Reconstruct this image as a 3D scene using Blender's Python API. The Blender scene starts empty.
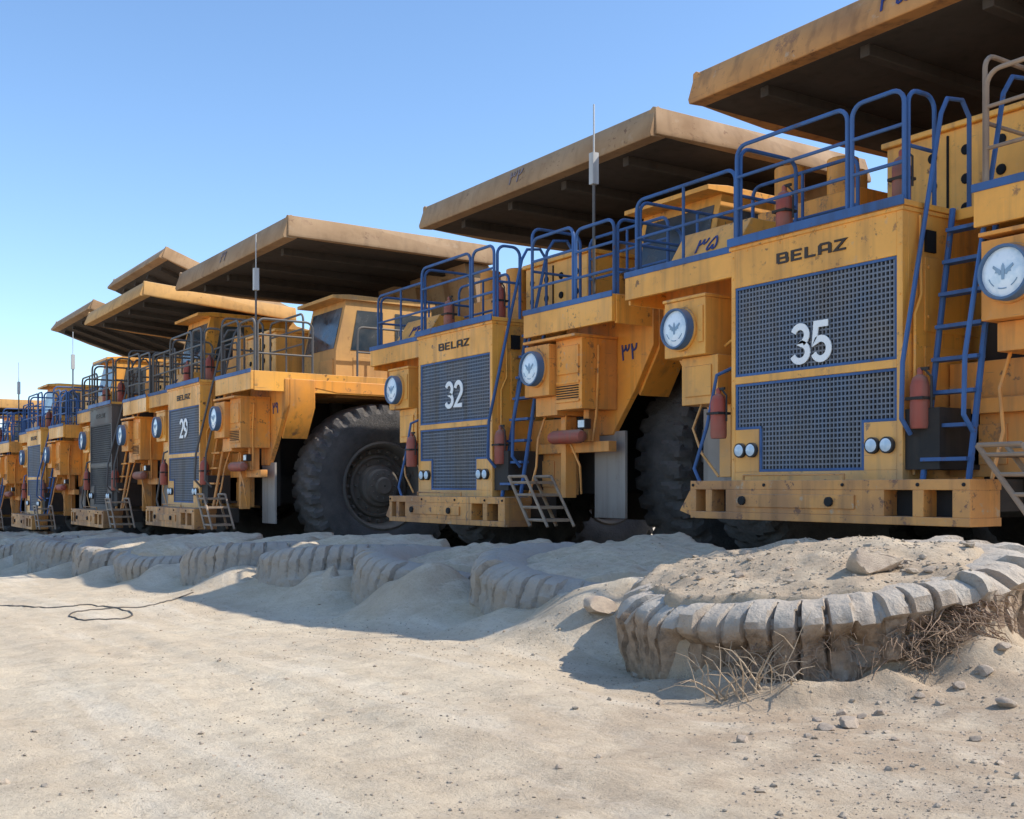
import bpy, bmesh, math, random
import numpy as np
from mathutils import Vector, Matrix, Euler
random.seed(7); rng=np.random.RandomState(11)
scene=bpy.context.scene
COL=scene.collection
CAMZ=1.17
# ------------------------------------------------------------------ materials
def new_mat(name):
    m=bpy.data.materials.new(name); m.use_nodes=True
    nt=m.node_tree; nt.nodes.clear()
    out=nt.nodes.new('ShaderNodeOutputMaterial'); b=nt.nodes.new('ShaderNodeBsdfPrincipled')
    nt.links.new(b.outputs[0],out.inputs[0])
    return m,nt,b
def mixc(nt,fac,a,b):
    n=nt.nodes.new('ShaderNodeMix'); n.data_type='RGBA'
    if isinstance(fac,(int,float)): n.inputs[0].default_value=fac
    else: nt.links.new(fac,n.inputs[0])
    for s,v in ((6,a),(7,b)):
        if isinstance(v,tuple): n.inputs[s].default_value=(v[0],v[1],v[2],1)
        else: nt.links.new(v,n.inputs[s])
    return n.outputs[2]
def noise(nt,vec,scale,detail=4,rough=.55,w=None):
    n=nt.nodes.new('ShaderNodeTexNoise'); n.inputs['Scale'].default_value=scale
    n.inputs['Detail'].default_value=detail; n.inputs['Roughness'].default_value=rough
    if w is not None:
        n.noise_dimensions='4D'; nt.links.new(w,n.inputs['W'])
    nt.links.new(vec,n.inputs['Vector']); return n.outputs['Fac']
def ramp(nt,fac,a,b,va=0.,vb=1.):
    n=nt.nodes.new('ShaderNodeMapRange'); nt.links.new(fac,n.inputs[0])
    n.inputs[1].default_value=a; n.inputs[2].default_value=b; n.inputs[3].default_value=va; n.inputs[4].default_value=vb
    n.clamp=True; return n.outputs[0]
def math2(nt,op,a,b):
    n=nt.nodes.new('ShaderNodeMath'); n.operation=op
    for i,v in enumerate((a,b)):
        if isinstance(v,(int,float)): n.inputs[i].default_value=v
        else: nt.links.new(v,n.inputs[i])
    return n.outputs[0]
def paint(name,base,dirt=(.36,.19,.09),dirt_amt=.45,rust=(.12,.055,.028),rust_amt=.6,rough=.5,dust=.55,dustc=(.48,.38,.28),chip=0.,lowdust=0.,streak=1.,cmin=.12,dlo=.42):
    m,nt,b=new_mat(name)
    tc=nt.nodes.new('ShaderNodeTexCoord'); oi=nt.nodes.new('ShaderNodeObjectInfo')
    w=math2(nt,'MULTIPLY',oi.outputs['Random'],40.)
    vec=tc.outputs['Object']
    n1=noise(nt,vec,1.1,6,.58,w)
    mp=nt.nodes.new('ShaderNodeMapping'); mp.inputs['Scale'].default_value=(7,7,.45); nt.links.new(vec,mp.inputs[0])
    n2=noise(nt,mp.outputs[0],1.0,5,.55,w)
    n3=noise(nt,vec,9,8,.7,w)
    n4=noise(nt,vec,1.6,4,.6,w)
    c=mixc(nt,ramp(nt,n1,dlo,dlo+.26,0,dirt_amt),base,dirt)
    c=mixc(nt,ramp(nt,n2,.50,.70,0,min(1,dirt_amt*streak)),c,tuple(x*.55 for x in dirt))
    rfac=math2(nt,'MULTIPLY',ramp(nt,n3,.57,.62,0,1),ramp(nt,n4,.50,.60,0,rust_amt))
    c=mixc(nt,rfac,c,rust)
    n5=noise(nt,vec,.5,3,.5,w)
    c=mixc(nt,ramp(nt,n5,.4,.7,0,.35),c,tuple(min(1,x*1.05+.06) for x in base))
    if chip>0:
        n6=noise(nt,vec,4.5,10,.75,w)
        cm=ramp(nt,n4,.44,.56,cmin,1)
        c=mixc(nt,math2(nt,'MULTIPLY',ramp(nt,n6,.565,.60,0,chip),cm),c,(.24,.12,.07))
        c=mixc(nt,math2(nt,'MULTIPLY',ramp(nt,n6,.42,.38,0,chip*.8),cm),c,(.50,.38,.26))
        mp2=nt.nodes.new('ShaderNodeMapping'); mp2.inputs['Scale'].default_value=(2,2,45); mp2.inputs['Rotation'].default_value=(.25,.35,0); nt.links.new(vec,mp2.inputs[0])
        n7=noise(nt,mp2.outputs[0],1.0,3,.6,w)
        c=mixc(nt,ramp(nt,n7,.69,.72,0,min(1,chip)),c,(.25,.13,.07))
    if lowdust>0:
        spz=nt.nodes.new('ShaderNodeSeparateXYZ'); nt.links.new(vec,spz.inputs[0])
        lf=math2(nt,'MULTIPLY',ramp(nt,spz.outputs[2],2.8,.9,0,lowdust),ramp(nt,n4,.3,.6,.3,1)); c=mixc(nt,lf,c,dustc)
    geo=nt.nodes.new('ShaderNodeNewGeometry'); sp=nt.nodes.new('ShaderNodeSeparateXYZ'); nt.links.new(geo.outputs['Normal'],sp.inputs[0])
    up=ramp(nt,sp.outputs[2],.35,.9,0,dust)
    dn=math2(nt,'MULTIPLY',up,ramp(nt,n1,.25,.6,.5,1))
    c=mixc(nt,dn,c,dustc)
    nt.links.new(c,b.inputs['Base Color'])
    nt.links.new(ramp(nt,n1,.3,.7,rough-.08,min(1,rough+.3)),b.inputs['Roughness'])
    b.inputs['Specular IOR Level'].default_value=.4
    bp=nt.nodes.new('ShaderNodeBump'); bp.inputs['Strength'].default_value=.12; bp.inputs['Distance'].default_value=.02
    nt.links.new(n1,bp.inputs['Height']); nt.links.new(bp.outputs[0],b.inputs['Normal'])
    return m
M={}
M['yellow']=paint('yellow_paint',(1.0,.445,.065),dirt_amt=.5,chip=.42,rust_amt=1.,lowdust=.45,rough=.40,cmin=.08)
M['orange']=paint('orange_paint',(.97,.375,.05),dirt_amt=.55,rust_amt=1.,chip=.55,lowdust=.4,rough=.45,cmin=.1)
M['bumper']=paint('worn_bumper_paint',(.86,.38,.08),dirt_amt=.95,rust_amt=1.,dirt=(.33,.17,.09),chip=1.,cmin=1.,dlo=.32)
M['tan']=paint('faded_tan_paint',(.40,.25,.13),dirt=(.25,.145,.075),dirt_amt=.75,rust_amt=.8,rough=.75,dust=.45,dustc=(.42,.30,.19),chip=.3,streak=.5)
M['tanorange']=paint('faded_orange_paint',(.60,.28,.085),dirt=(.31,.155,.075),dirt_amt=.85,rust_amt=1.,rough=.7,dust=.4,dustc=(.46,.31,.18),chip=.7,streak=.8)
M['tanyellow']=paint('faded_yellow_body_paint',(.68,.37,.11),dirt=(.38,.22,.11),dirt_amt=.7,rust_amt=.6,rough=.7,dust=.5,dustc=(.48,.35,.22),chip=.3,streak=.6)
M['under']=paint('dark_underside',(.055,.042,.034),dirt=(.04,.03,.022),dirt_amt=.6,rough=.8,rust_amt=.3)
M['blue']=paint('blue_paint',(.04,.125,.33),dirt=(.07,.075,.09),dirt_amt=.5,rust_amt=.9,dust=.25)
M['navy']=paint('grille_blue_grey',(.15,.185,.245),dirt=(.27,.24,.21),dirt_amt=.9,rust_amt=.2,dust=.8)
M['ringblue']=paint('lamp_ring_blue',(.07,.15,.28),dirt=(.15,.15,.16),dirt_amt=.4,rust_amt=.3)
M['emblem']=paint('faded_blue_emblem',(.24,.38,.52),dirt=(.4,.47,.52),dirt_amt=.8,rust_amt=0,dust=0)
M['grey']=paint('grey_rail_paint',(.10,.10,.10),dirt=(.18,.13,.09),dirt_amt=.5)
M['palegrey']=paint('pale_grey_plastic',(.52,.52,.51),dirt=(.35,.33,.31),dirt_amt=.5,rust_amt=.1)
M['tanrail']=paint('rusty_tan_rail',(.38,.27,.18),dirt=(.16,.09,.06),dirt_amt=.7)
M['black']=paint('dark_frame',(.025,.022,.02),dirt=(.09,.07,.055),dirt_amt=.8,rough=.7,rust_amt=.2)
M['blackgrille']=paint('black_grille',(.05,.05,.055),dirt=(.12,.10,.09),dirt_amt=.5,rust_amt=.1)
M['darkpanel']=paint('dark_grey_panel',(.085,.075,.07),dirt=(.18,.13,.10),dirt_amt=.7,rust_amt=.3)
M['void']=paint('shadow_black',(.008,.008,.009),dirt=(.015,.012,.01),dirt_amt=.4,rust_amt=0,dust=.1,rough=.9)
M['red']=paint('red_extinguisher',(.40,.075,.045),dirt=(.34,.20,.14),dirt_amt=.8,rust_amt=.5)
M['white']=paint('white_paint',(.94,.94,.92),dirt=(.88,.86,.82),dirt_amt=.2,rust_amt=0,dust=0)
M['beige']=paint('beige_flap',(.34,.30,.26),dirt=(.20,.16,.13),dirt_amt=.6,rust_amt=.3,rough=.8)
M['textdark']=paint('dark_lettering',(.03,.022,.02),dirt=(.10,.06,.03),dirt_amt=.3,rust_amt=0,dust=0)
M['textblue']=paint('blue_lettering',(.03,.05,.20),dirt=(.05,.05,.12),dirt_amt=.2,rust_amt=0,dust=0)
M['textfaint']=paint('faded_blue_lettering',(.22,.17,.18),dirt=(.30,.2,.13),dirt_amt=.7,rust_amt=0,dust=0)
m,nt,b=new_mat('dark_glass'); M['glass']=m
tc=nt.nodes.new('ShaderNodeTexCoord'); n=noise(nt,tc.outputs['Object'],2,5); nt.links.new(ramp(nt,n,.4,.7,.05,.4),b.inputs['Roughness'])
nt.links.new(mixc(nt,ramp(nt,n,.35,.75,0,.35),(.03,.05,.07),(.3,.27,.22)),b.inputs['Base Color'])
m,nt,b=new_mat('lamp_glass'); M['lamp']=m
tc=nt.nodes.new('ShaderNodeTexCoord'); n=noise(nt,tc.outputs['Object'],6,6)
nt.links.new(mixc(nt,ramp(nt,n,.46,.68,0,1),(.84,.91,.96),(.50,.66,.78)),b.inputs['Base Color']); b.inputs['Roughness'].default_value=.18
def rubber(name,base,dust,amt,sc=3.,upamt=.7,clay=None,band=False,cstr=.6):
    m,nt,b=new_mat(name)
    tc=nt.nodes.new('ShaderNodeTexCoord'); v=tc.outputs['Object']
    n1=noise(nt,v,sc,8,.65); n2=noise(nt,v,sc*7,6,.7)
    c=mixc(nt,ramp(nt,n1,.35,.68,amt*.35,amt),base,dust)
    c=mixc(nt,ramp(nt,n2,.5,.72,0,.5),c,tuple(x*.55 for x in dust))
    if clay:
        n3=noise(nt,v,1.4,8,.65); c=mixc(nt,ramp(nt,n3,.44,.58,0,cstr),c,clay)
        n4=noise(nt,v,9,8,.7); c=mixc(nt,ramp(nt,n4,.55,.66,0,.5),c,tuple(x*.45 for x in clay))
        if band:
            spz=nt.nodes.new('ShaderNodeSeparateXYZ'); nt.links.new(v,spz.inputs[0]); az_=math2(nt,'ABSOLUTE',spz.outputs[2],0)
            az2=math2(nt,'ADD',az_,math2(nt,'MULTIPLY',n3,.4))
            bf=ramp(nt,az2,.60,.53,0,.95); cc=mixc(nt,ramp(nt,n4,.4,.62,0,1),clay,tuple(x*.5 for x in clay)); c=mixc(nt,bf,c,cc)
    geo=nt.nodes.new('ShaderNodeNewGeometry'); sp=nt.nodes.new('ShaderNodeSeparateXYZ'); nt.links.new(geo.outputs['Normal'],sp.inputs[0])
    c=mixc(nt,ramp(nt,sp.outputs[2],.2,.9,0,upamt),c,tuple(min(1,x*1.15) for x in dust))
    nt.links.new(c,b.inputs['Base Color']); b.inputs['Roughness'].default_value=.85; b.inputs['Specular IOR Level'].default_value=.25
    bp=nt.nodes.new('ShaderNodeBump'); bp.inputs['Strength'].default_value=.9; bp.inputs['Distance'].default_value=.035
    nt.links.new(n2,bp.inputs['Height']); nt.links.new(bp.outputs[0],b.inputs['Normal'])
    return m
M['rubber']=rubber('truck_tyre_rubber',(.05,.05,.051),(.19,.17,.155),.6,upamt=.6)
M['oldrubber']=rubber('weathered_tyre_rubber',(.29,.27,.245),(.46,.405,.335),.75,2.5,upamt=.6,clay=(.44,.35,.26),cstr=.6)
M['tornrubber']=rubber('torn_tyre_rubber',(.35,.325,.29),(.52,.455,.37),.8,2.5,upamt=.6,clay=(.40,.28,.185),band=True)
M['rim']=paint('dusty_rim',(.11,.10,.09),dirt=(.22,.18,.14),dirt_amt=.9,rust_amt=.8,rough=.7)
def sandmat():
    m,nt,b=new_mat('sandy_ground')
    tc=nt.nodes.new('ShaderNodeTexCoord'); v=tc.outputs['Object']
    n1=noise(nt,v,.35,6,.6); n2=noise(nt,v,2.5,10,.7); n3=noise(nt,v,26,8,.75); n4=noise(nt,v,110,4,.7)
    mp=nt.nodes.new('ShaderNodeMapping'); mp.inputs['Scale'].default_value=(.22,2.2,1); mp.inputs['Rotation'].default_value=(0,0,.12); nt.links.new(v,mp.inputs[0])
    n5=noise(nt,mp.outputs[0],1.0,8,.65)
    c=mixc(nt,ramp(nt,n1,.35,.65,0,1),(.73,.61,.44),(.64,.52,.37))
    c=mixc(nt,ramp(nt,n2,.43,.68,0,.6),c,(.50,.385,.26))
    c=mixc(nt,ramp(nt,n5,.50,.66,0,.6),c,(.79,.69,.54))
    c=mixc(nt,ramp(nt,n3,.52,.65,0,.5),c,(.40,.305,.205))
    c=mixc(nt,ramp(nt,n4,.60,.70,0,.5),c,(.82,.73,.59))
    c=mixc(nt,ramp(nt,n4,.38,.32,0,.5),c,(.33,.25,.17))
    vo=nt.nodes.new('ShaderNodeTexVoronoi'); vo.inputs['Scale'].default_value=42; nt.links.new(v,vo.inputs['Vector'])
    spk=math2(nt,'MULTIPLY',ramp(nt,vo.outputs['Distance'],.20,.12,0,1),ramp(nt,n2,.48,.60,0,.9))
    c=mixc(nt,spk,c,(.36,.29,.21))
    vm=nt.nodes.new('ShaderNodeVectorMath'); vm.operation='DISTANCE'; nt.links.new(v,vm.inputs[0]); vm.inputs[1].default_value=(-3.4,4.6,0)
    br_=math2(nt,'MULTIPLY',ramp(nt,vm.outputs['Value'],2.8,.8,0,.75),ramp(nt,n2,.32,.56,.3,1)); c=mixc(nt,br_,c,(.42,.30,.20))
    vm=nt.nodes.new('ShaderNodeVectorMath'); vm.operation='DISTANCE'; nt.links.new(v,vm.inputs[0]); vm.inputs[1].default_value=(-5.4,6.3,.5)
    br_=math2(nt,'MULTIPLY',ramp(nt,vm.outputs['Value'],1.6,1.3,0,.6),ramp(nt,n2,.32,.56,.3,1)); c=mixc(nt,br_,c,(.48,.36,.245))
    geo=nt.nodes.new('ShaderNodeNewGeometry'); sp=nt.nodes.new('ShaderNodeSeparateXYZ'); nt.links.new(geo.outputs['True Normal'],sp.inputs[0])
    c=mixc(nt,ramp(nt,sp.outputs[2],.97,.8,0,.5),c,(.40,.305,.21))
    nt.links.new(c,b.inputs['Base Color']); b.inputs['Roughness'].default_value=.95; b.inputs['Specular IOR Level'].default_value=.1
    b1=nt.nodes.new('ShaderNodeBump'); b1.inputs['Strength'].default_value=.7; b1.inputs['Distance'].default_value=.055; nt.links.new(n2,b1.inputs['Height'])
    b2=nt.nodes.new('ShaderNodeBump'); b2.inputs['Strength'].default_value=.8; b2.inputs['Distance'].default_value=.02; nt.links.new(n3,b2.inputs['Height']); nt.links.new(b1.outputs[0],b2.inputs['Normal'])
    b3=nt.nodes.new('ShaderNodeBump'); b3.inputs['Strength'].default_value=.6; b3.inputs['Distance'].default_value=.005; nt.links.new(math2(nt,'ADD',n4,spk),b3.inputs['Height']); nt.links.new(b2.outputs[0],b3.inputs['Normal'])
    nt.links.new(b3.outputs[0],b.inputs['Normal']); return m
M['sand']=sandmat()
def stonemat(name,a,bb):
    m,nt,b=new_mat(name); tc=nt.nodes.new('ShaderNodeTexCoord'); v=tc.outputs['Object']
    n1=noise(nt,v,1.7,6,.6); n2=noise(nt,v,22,8,.7)
    c=mixc(nt,ramp(nt,n1,.4,.6,0,1),a,bb); c=mixc(nt,ramp(nt,n2,.45,.7,0,.5),c,tuple(x*.5 for x in a))
    nt.links.new(c,b.inputs['Base Color']); b.inputs['Roughness'].default_value=.9
    bp=nt.nodes.new('ShaderNodeBump'); bp.inputs['Strength'].default_value=.7; bp.inputs['Distance'].default_value=.02
    nt.links.new(n2,bp.inputs['Height']); nt.links.new(bp.outputs[0],b.inputs['Normal']); return m
M['stone']=stonemat('tan_stone',(.48,.38,.28),(.34,.28,.21))
M['concrete']=stonemat('pale_rubble',(.62,.49,.36),(.48,.37,.28))
M['straw']=stonemat('dry_straw',(.60,.46,.31),(.36,.26,.17))
M['cord']=stonemat('frayed_cord_brown',(.40,.27,.17),(.24,.15,.10))
M['cable']=stonemat('black_cable_rubber',(.09,.08,.07),(.14,.12,.10))

# ------------------------------------------------------------------ mesh builder
class MB:
    def __init__(s): s.v=[];s.f=[];s.m=[]
    def add(s,vs,fs,mi=0):
        o=len(s.v); s.v+= [tuple(p) for p in vs]
        for f in fs: s.f.append(tuple(i+o for i in f)); s.m.append(mi)
    def box(s,x0,x1,y0,y1,z0,z1,mi=0,T=None):
        P=[Vector((x,y,z)) for z in (z0,z1) for y in (y0,y1) for x in (x0,x1)]
        if T is not None: P=[T@p for p in P]
        s.add(P,[(0,1,3,2),(4,6,7,5),(0,4,5,1),(2,3,7,6),(0,2,6,4),(1,5,7,3)],mi)
    def prism(s,poly,axis,a0,a1,mi=0):
        n=len(poly); P=[]
        for a in (a0,a1):
            for (u,w) in poly:
                P.append({'x':(a,u,w),'y':(u,a,w),'z':(u,w,a)}[axis])
        F=[tuple(range(n)),tuple(range(2*n-1,n-1,-1))]+[(i,(i+1)%n,n+(i+1)%n,n+i) for i in range(n)]
        s.add(P,F,mi)
    def tube(s,pts,r,n=8,mi=0,cap=True,r1=None):
        pts=[Vector(p) for p in pts]; k=len(pts); P=[]
        t0=(pts[1]-pts[0]).normalized(); u=t0.orthogonal().normalized()
        for i,p in enumerate(pts):
            if i==0: t=pts[1]-pts[0]
            elif i==k-1: t=pts[-1]-pts[-2]
            else: t=(pts[i+1]-p).normalized()+(p-pts[i-1]).normalized()
            if t.length<1e-6: t=t0.copy()
            t.normalize(); u=(u-t*u.dot(t))
            if u.length<1e-5: u=t.orthogonal()
            u.normalize(); w=t.cross(u); rr=r if r1 is None else r+(r1-r)*i/(k-1)
            for j in range(n):
                a=2*math.pi*j/n; P.append(p+(u*math.cos(a)+w*math.sin(a))*rr)
        F=[(i*n+j,i*n+(j+1)%n,(i+1)*n+(j+1)%n,(i+1)*n+j) for i in range(k-1) for j in range(n)]
        if cap: F+= [tuple(range(n-1,-1,-1)),tuple((k-1)*n+j for j in range(n))]
        s.add(P,F,mi)
    def lathe(s,prof,n,T,mi=0,closed=False,caps=True):
        P=[]
        for (r,h) in prof:
            for j in range(n):
                a=2*math.pi*j/n; P.append(T@Vector((r*math.cos(a),r*math.sin(a),h)))
        k=len(prof); F=[]
        for i in range(k if closed else k-1):
            i2=(i+1)%k
            for j in range(n): F.append((i*n+j,i*n+(j+1)%n,i2*n+(j+1)%n,i2*n+j))
        if not closed and caps: F+=[tuple(range(n-1,-1,-1)),tuple((k-1)*n+j for j in range(n))]
        s.add(P,F,mi)
    def mesh(s,name,mats,smooth=40):
        me=bpy.data.meshes.new(name); me.from_pydata(s.v,[],s.f)
        for m in mats: me.materials.append(M[m])
        me.polygons.foreach_set('material_index',s.m)
        bm=bmesh.new(); bm.from_mesh(me); bmesh.ops.recalc_face_normals(bm,faces=bm.faces); bm.to_mesh(me); bm.free()
        me.polygons.foreach_set('use_smooth',[True]*len(me.polygons))
        me.set_sharp_from_angle(angle=math.radians(smooth)); me.update()
        return me
def obj(name,data,parent=None,loc=(0,0,0),rot=(0,0,0),bevel=0,label=None):
    o=bpy.data.objects.new(name,data); COL.objects.link(o)
    o.location=loc; o.rotation_euler=rot
    if parent is not None: o.parent=parent
    if bevel:
        bv=o.modifiers.new('bevel','BEVEL'); bv.width=bevel; bv.segments=2; bv.limit_method='ANGLE'; bv.angle_limit=math.radians(50)
    if label: o['label']=label
    return o
def hoop(mb,p0,p1,h,r=.024,mid=(.5,),mi=0,rad=.14):
    p0=Vector(p0);p1=Vector(p1); d=(p1-p0).normalized(); up=Vector((0,0,1)); L=(p1-p0).length
    pts=[p0,p0+up*(h-rad)]
    for k in range(1,5):
        a=k/5*math.pi/2; pts.append(p0+up*(h-rad+rad*math.sin(a))+d*(rad-rad*math.cos(a)))
    pts.append(p0+up*h+d*rad); pts.append(p1+up*h-d*rad)
    for k in range(1,5):
        a=k/5*math.pi/2; pts.append(p1+up*(h-rad+rad*math.cos(a))-d*(rad-rad*math.sin(a)))
    pts+= [p1+up*(h-rad),p1]
    mb.tube(pts,r,8,mi)
    for m_ in mid: mb.tube([p0+up*h*m_,p1+up*h*m_],r*.85,8,mi)
    k=max(1,round(L/1.1))
    for i in range(1,k): q=p0.lerp(p1,i/k); mb.tube([q,q+up*h],r*.85,8,mi)
def arc(cx,cy,rx,ry,a0,a1,n=10):
    return [(cx+rx*math.cos(math.radians(a0+(a1-a0)*i/n)),cy+ry*math.sin(math.radians(a0+(a1-a0)*i/n))) for i in range(n+1)]
GL={
 '2':(.62,[arc(.31,.68,.27,.29,165,-35,14)+[(.04,.04),(.60,.04)]]),
 '3':(.62,[arc(.30,.735,.25,.235,160,-82,14)+arc(.30,.265,.28,.24,80,-160,14)]),
 '5':(.62,[[(.54,.97),(.12,.97),(.07,.50)]+arc(.29,.30,.28,.275,125,-155,14)]),
 '9':(.62,[arc(.30,.68,.26,.28,-15,345,18)[::-1]+arc(.02,.52,.54,.50,10,-78,8)]),
 'B':(.80,[[(.10,.08),(.10,.92),(.62,.92),(.68,.84),(.68,.58),(.62,.51),(.14,.51)],[(.60,.50),(.72,.44),(.72,.14),(.66,.08),(.10,.08)]]),
 'E':(.74,[[(.70,.92),(.10,.92),(.10,.08),(.70,.08)],[(.14,.5),(.64,.5)]]),
 'L':(.70,[[(.10,1.0),(.10,.08),(.68,.08)]]),
 'A':(.80,[[(.10,0),(.10,.80),(.20,.92),(.62,.92),(.72,.80),(.72,0)],[(.14,.36),(.68,.36)]]),
 'Z':(.76,[[(.04,.92),(.68,.92),(.08,.08),(.72,.08)]]),
 'p2':(.60,[[(.16,.0),(.12,.4),(.04,1.0)],[(.08,.86),(.12,.66),(.24,.58),(.40,.62),(.50,.74),(.54,1.0)]]),
 'p3':(.86,[[(.18,.0),(.13,.4),(.04,1.0)],[(.08,.86),(.12,.68),(.22,.60),(.34,.66),(.42,.80),(.44,.98)],[(.44,.86),(.50,.68),(.60,.60),(.70,.66),(.78,.80),(.80,1.0)]]),
 'p5':(.80,[[(.40,1.0),(.26,.84),(.12,.56),(.04,.30),(.06,.12),(.16,.04),(.28,.08),(.38,.24),(.42,.36)],[(.40,1.0),(.54,.84),(.68,.56),(.76,.30),(.74,.12),(.64,.04),(.54,.08),(.46,.24),(.43,.38)]]),
 'p9':(.56,[arc(.26,.76,.20,.20,0,360,14)+[(.47,.4),(.52,.0)]]),
}
def lettering(chars,h,mat,wd=.15,gap=.14,stretch=1.,th=.008,sx=1.):
    mb=MB(); x=0; layer=0
    tot=sum(GL[c][0]*stretch+gap for c in chars)-gap
    for c in chars:
        gw,strokes=GL[c]
        for st in strokes:
            layer+=1
            P=[Vector((px*stretch+x-tot/2,py-.5)) for px,py in st]; k=len(P); Lf=[];Rt=[]
            for i,p in enumerate(P):
                a=(P[min(i+1,k-1)]-p); b_=(p-P[max(i-1,0)])
                t=(a.normalized() if a.length>1e-6 else Vector((0,0)))+(b_.normalized() if b_.length>1e-6 else Vector((0,0)))
                if t.length<1e-5: t=a
                t.normalize(); n=Vector((-t.y,t.x)); 
                an=a.normalized() if a.length>1e-6 else b_.normalized(); cs=max(.55,abs(Vector((-an.y,an.x)).dot(n)))
                Lf.append(p+n*wd/2/cs); Rt.append(p-n*wd/2/cs)
            z1=th+layer*.0006; V=[]
            for q in range(k):
                V+=[(Lf[q].x*h*sx,Lf[q].y*h,z1),(Rt[q].x*h*sx,Rt[q].y*h,z1),(Lf[q].x*h*sx,Lf[q].y*h,0),(Rt[q].x*h*sx,Rt[q].y*h,0)]
            F=[]
            for q in range(k-1):
                a=q*4;b=a+4; F+=[(a,a+1,b+1,b),(a,b,b+2,a+2),(a+1,a+3,b+3,b+1),(a+2,b+2,b+3,a+3)]
            F+=[(0,2,3,1),(k*4-4,k*4-3,k*4-1,k*4-2)]
            mb.add(V,F)
        x+=gw*stretch+gap
    return mb.mesh('lettering',[mat],30)

# ------------------------------------------------------------------ noise (numpy)
def hsh(ix,iy,seed):
    n=(ix.astype(np.int64)*374761393+iy.astype(np.int64)*668265263+seed*982451653)&0xffffffff
    n=((n^(n>>13))*1274126177)&0xffffffff; n=n^(n>>16)
    return (n&0xffff)/65535.
def vn(x,y,seed=0):
    ix=np.floor(x);iy=np.floor(y);fx=x-ix;fy=y-iy;fx=fx*fx*(3-2*fx);fy=fy*fy*(3-2*fy)
    a=hsh(ix,iy,seed);b=hsh(ix+1,iy,seed);c=hsh(ix,iy+1,seed);d=hsh(ix+1,iy+1,seed)
    return (a*(1-fx)+b*fx)*(1-fy)+(c*(1-fx)+d*fx)*fy-.5
def fbm(x,y,seed,o=4):
    s=0;a=1
    for k in range(o): s=s+a*vn(x*2**k,y*2**k,seed+k); a*=.5
    return s
def ss(a,b,x):
    t=np.clip((x-a)/(b-a),0,1); return t*t*(3-2*t)
# ------------------------------------------------------------------ tyres
def tyre_mesh(name,R,W,mat,lugs=44,depth=.05,T=Matrix(),wear=0.,seed=0,shoulder=1.,thr=.70,erode=0.,sub=6,fine=0,sharp=32,skew=1.1,irr=1.):
    N=lugs*sub
    half=[(.50,.30),(.56,.38),(.66,.47),(.78,.495),(.88,.485),(.945,.455),(.975,.43),(.992,.36),(1.0,.26),(1.0,.12)]
    if fine: half=[(.50,.30),(.56,.38),(.66,.46),(.76,.488),(.83,.49),(.88,.48),(.92,.462),(.95,.437),(.972,.405),(.986,.37),(.995,.33),(1.,.295),(1.0,.26),(1.,.22),(1.,.17),(1.0,.12),(1.,.07),(1.,.03)]
    prof=[(r,-w) for r,w in half]+[(1.0,0.)]+[(r,w) for r,w in half[::-1]]
    inner=[(.52,.24),(.75,.36),(.86,.2),(.86,-.2),(.75,-.36),(.52,-.24)]
    nmain=len(prof)
    gwl=[]
    for i,(r,w) in enumerate(prof):
        a=abs(w)
        if fine: g=0 if r<.80 else (.35 if r<.86 else (.8 if r<.90 else (1. if a>.15 else (.5 if a>.06 else 0))))
        else: g=0 if r<.7 else (.1*shoulder if r<.8 else (.4*shoulder if r<.9 else (.8*shoulder if r<.96 else (1. if a>.2 else (.55 if a>.08 else 0)))))
        gwl.append(g)
    gwl+= [0]*6
    prof=prof+inner; k=len(prof); rr=np.random.RandomState(seed)
    bl=np.clip(1+.35*wear*rr.randn(lugs)*.9*irr,.2,2.2); bo=rr.randn(lugs)*wear*irr
    V=[];F=[]
    for j in range(N):
        th=2*math.pi*j/N
        ex=fbm(np.array([p[1]*9. for p in prof])+seed*7,np.full(k,1.0)*th*7,40+seed,5) if wear>0 else np.zeros(k)
        er=0
        if erode:
            er=.75*float(ss(-.25,.10,fbm(np.array([th*2.2]),np.array([3.3]),91+seed,3))[0])
            da=(math.degrees(th)+20+180)%360-180
            er=er+1.1*max(0,1-abs(da)/34.)**.5
        for i,(r,w) in enumerate(prof):
            side=1 if w>=0 else -1
            off=(.35-abs(w))*(1.6 if not fine else skew)
            ph=(j/sub + (.5 if side<0 else 0) + off)%1.0
            g=1. if ph>thr else 0.
            lg=int(j/sub+(.5 if side<0 else 0)+off)%lugs
            dd=gwl[i]*g*depth*bl[lg]
            rad=R*r-dd
            ww=W*w*(1-(.08*g*shoulder*depth/.05 if gwl[i]>=.6 and abs(w)>.4 else 0))
            if wear>0 and i<nmain:
                rad*=1+wear*.010*math.sin(3*th+seed)
                rad+=wear*.022*ex[i]*(.3+r*r)+(.006*bo[lg] if (r>.9 and g==0) else 0)
                ww+=wear*.014*ex[i]+(.007*bo[lg] if (r>.85 and g==0) else 0)*side
                if erode>0 and r>.95:
                    c_=max(0,1-abs(w+.01)/.37)
                    if c_>0: rad-=er*erode*(min(1,c_*2.6)**.5)*(.7+1.6*(ex[i]+.3))
            V.append(T@Vector((rad*math.cos(th),rad*math.sin(th),ww)))
    for j in range(N):
        j2=(j+1)%N
        for i in range(k):
            i2=(i+1)%k; F.append((j*k+i,j2*k+i,j2*k+i2,j*k+i2))
    me=bpy.data.meshes.new(name); me.from_pydata([tuple(v) for v in V],[],F); me.materials.append(M[mat])
    bm=bmesh.new(); bm.from_mesh(me); bmesh.ops.recalc_face_normals(bm,faces=bm.faces); bm.to_mesh(me); bm.free()
    me.polygons.foreach_set('use_smooth',[True]*len(me.polygons)); me.set_sharp_from_angle(angle=math.radians(sharp)); me.update()
    return me
RX=Matrix.Rotation(math.radians(90),4,'Y')
WR,WW=1.75,1.12
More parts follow.
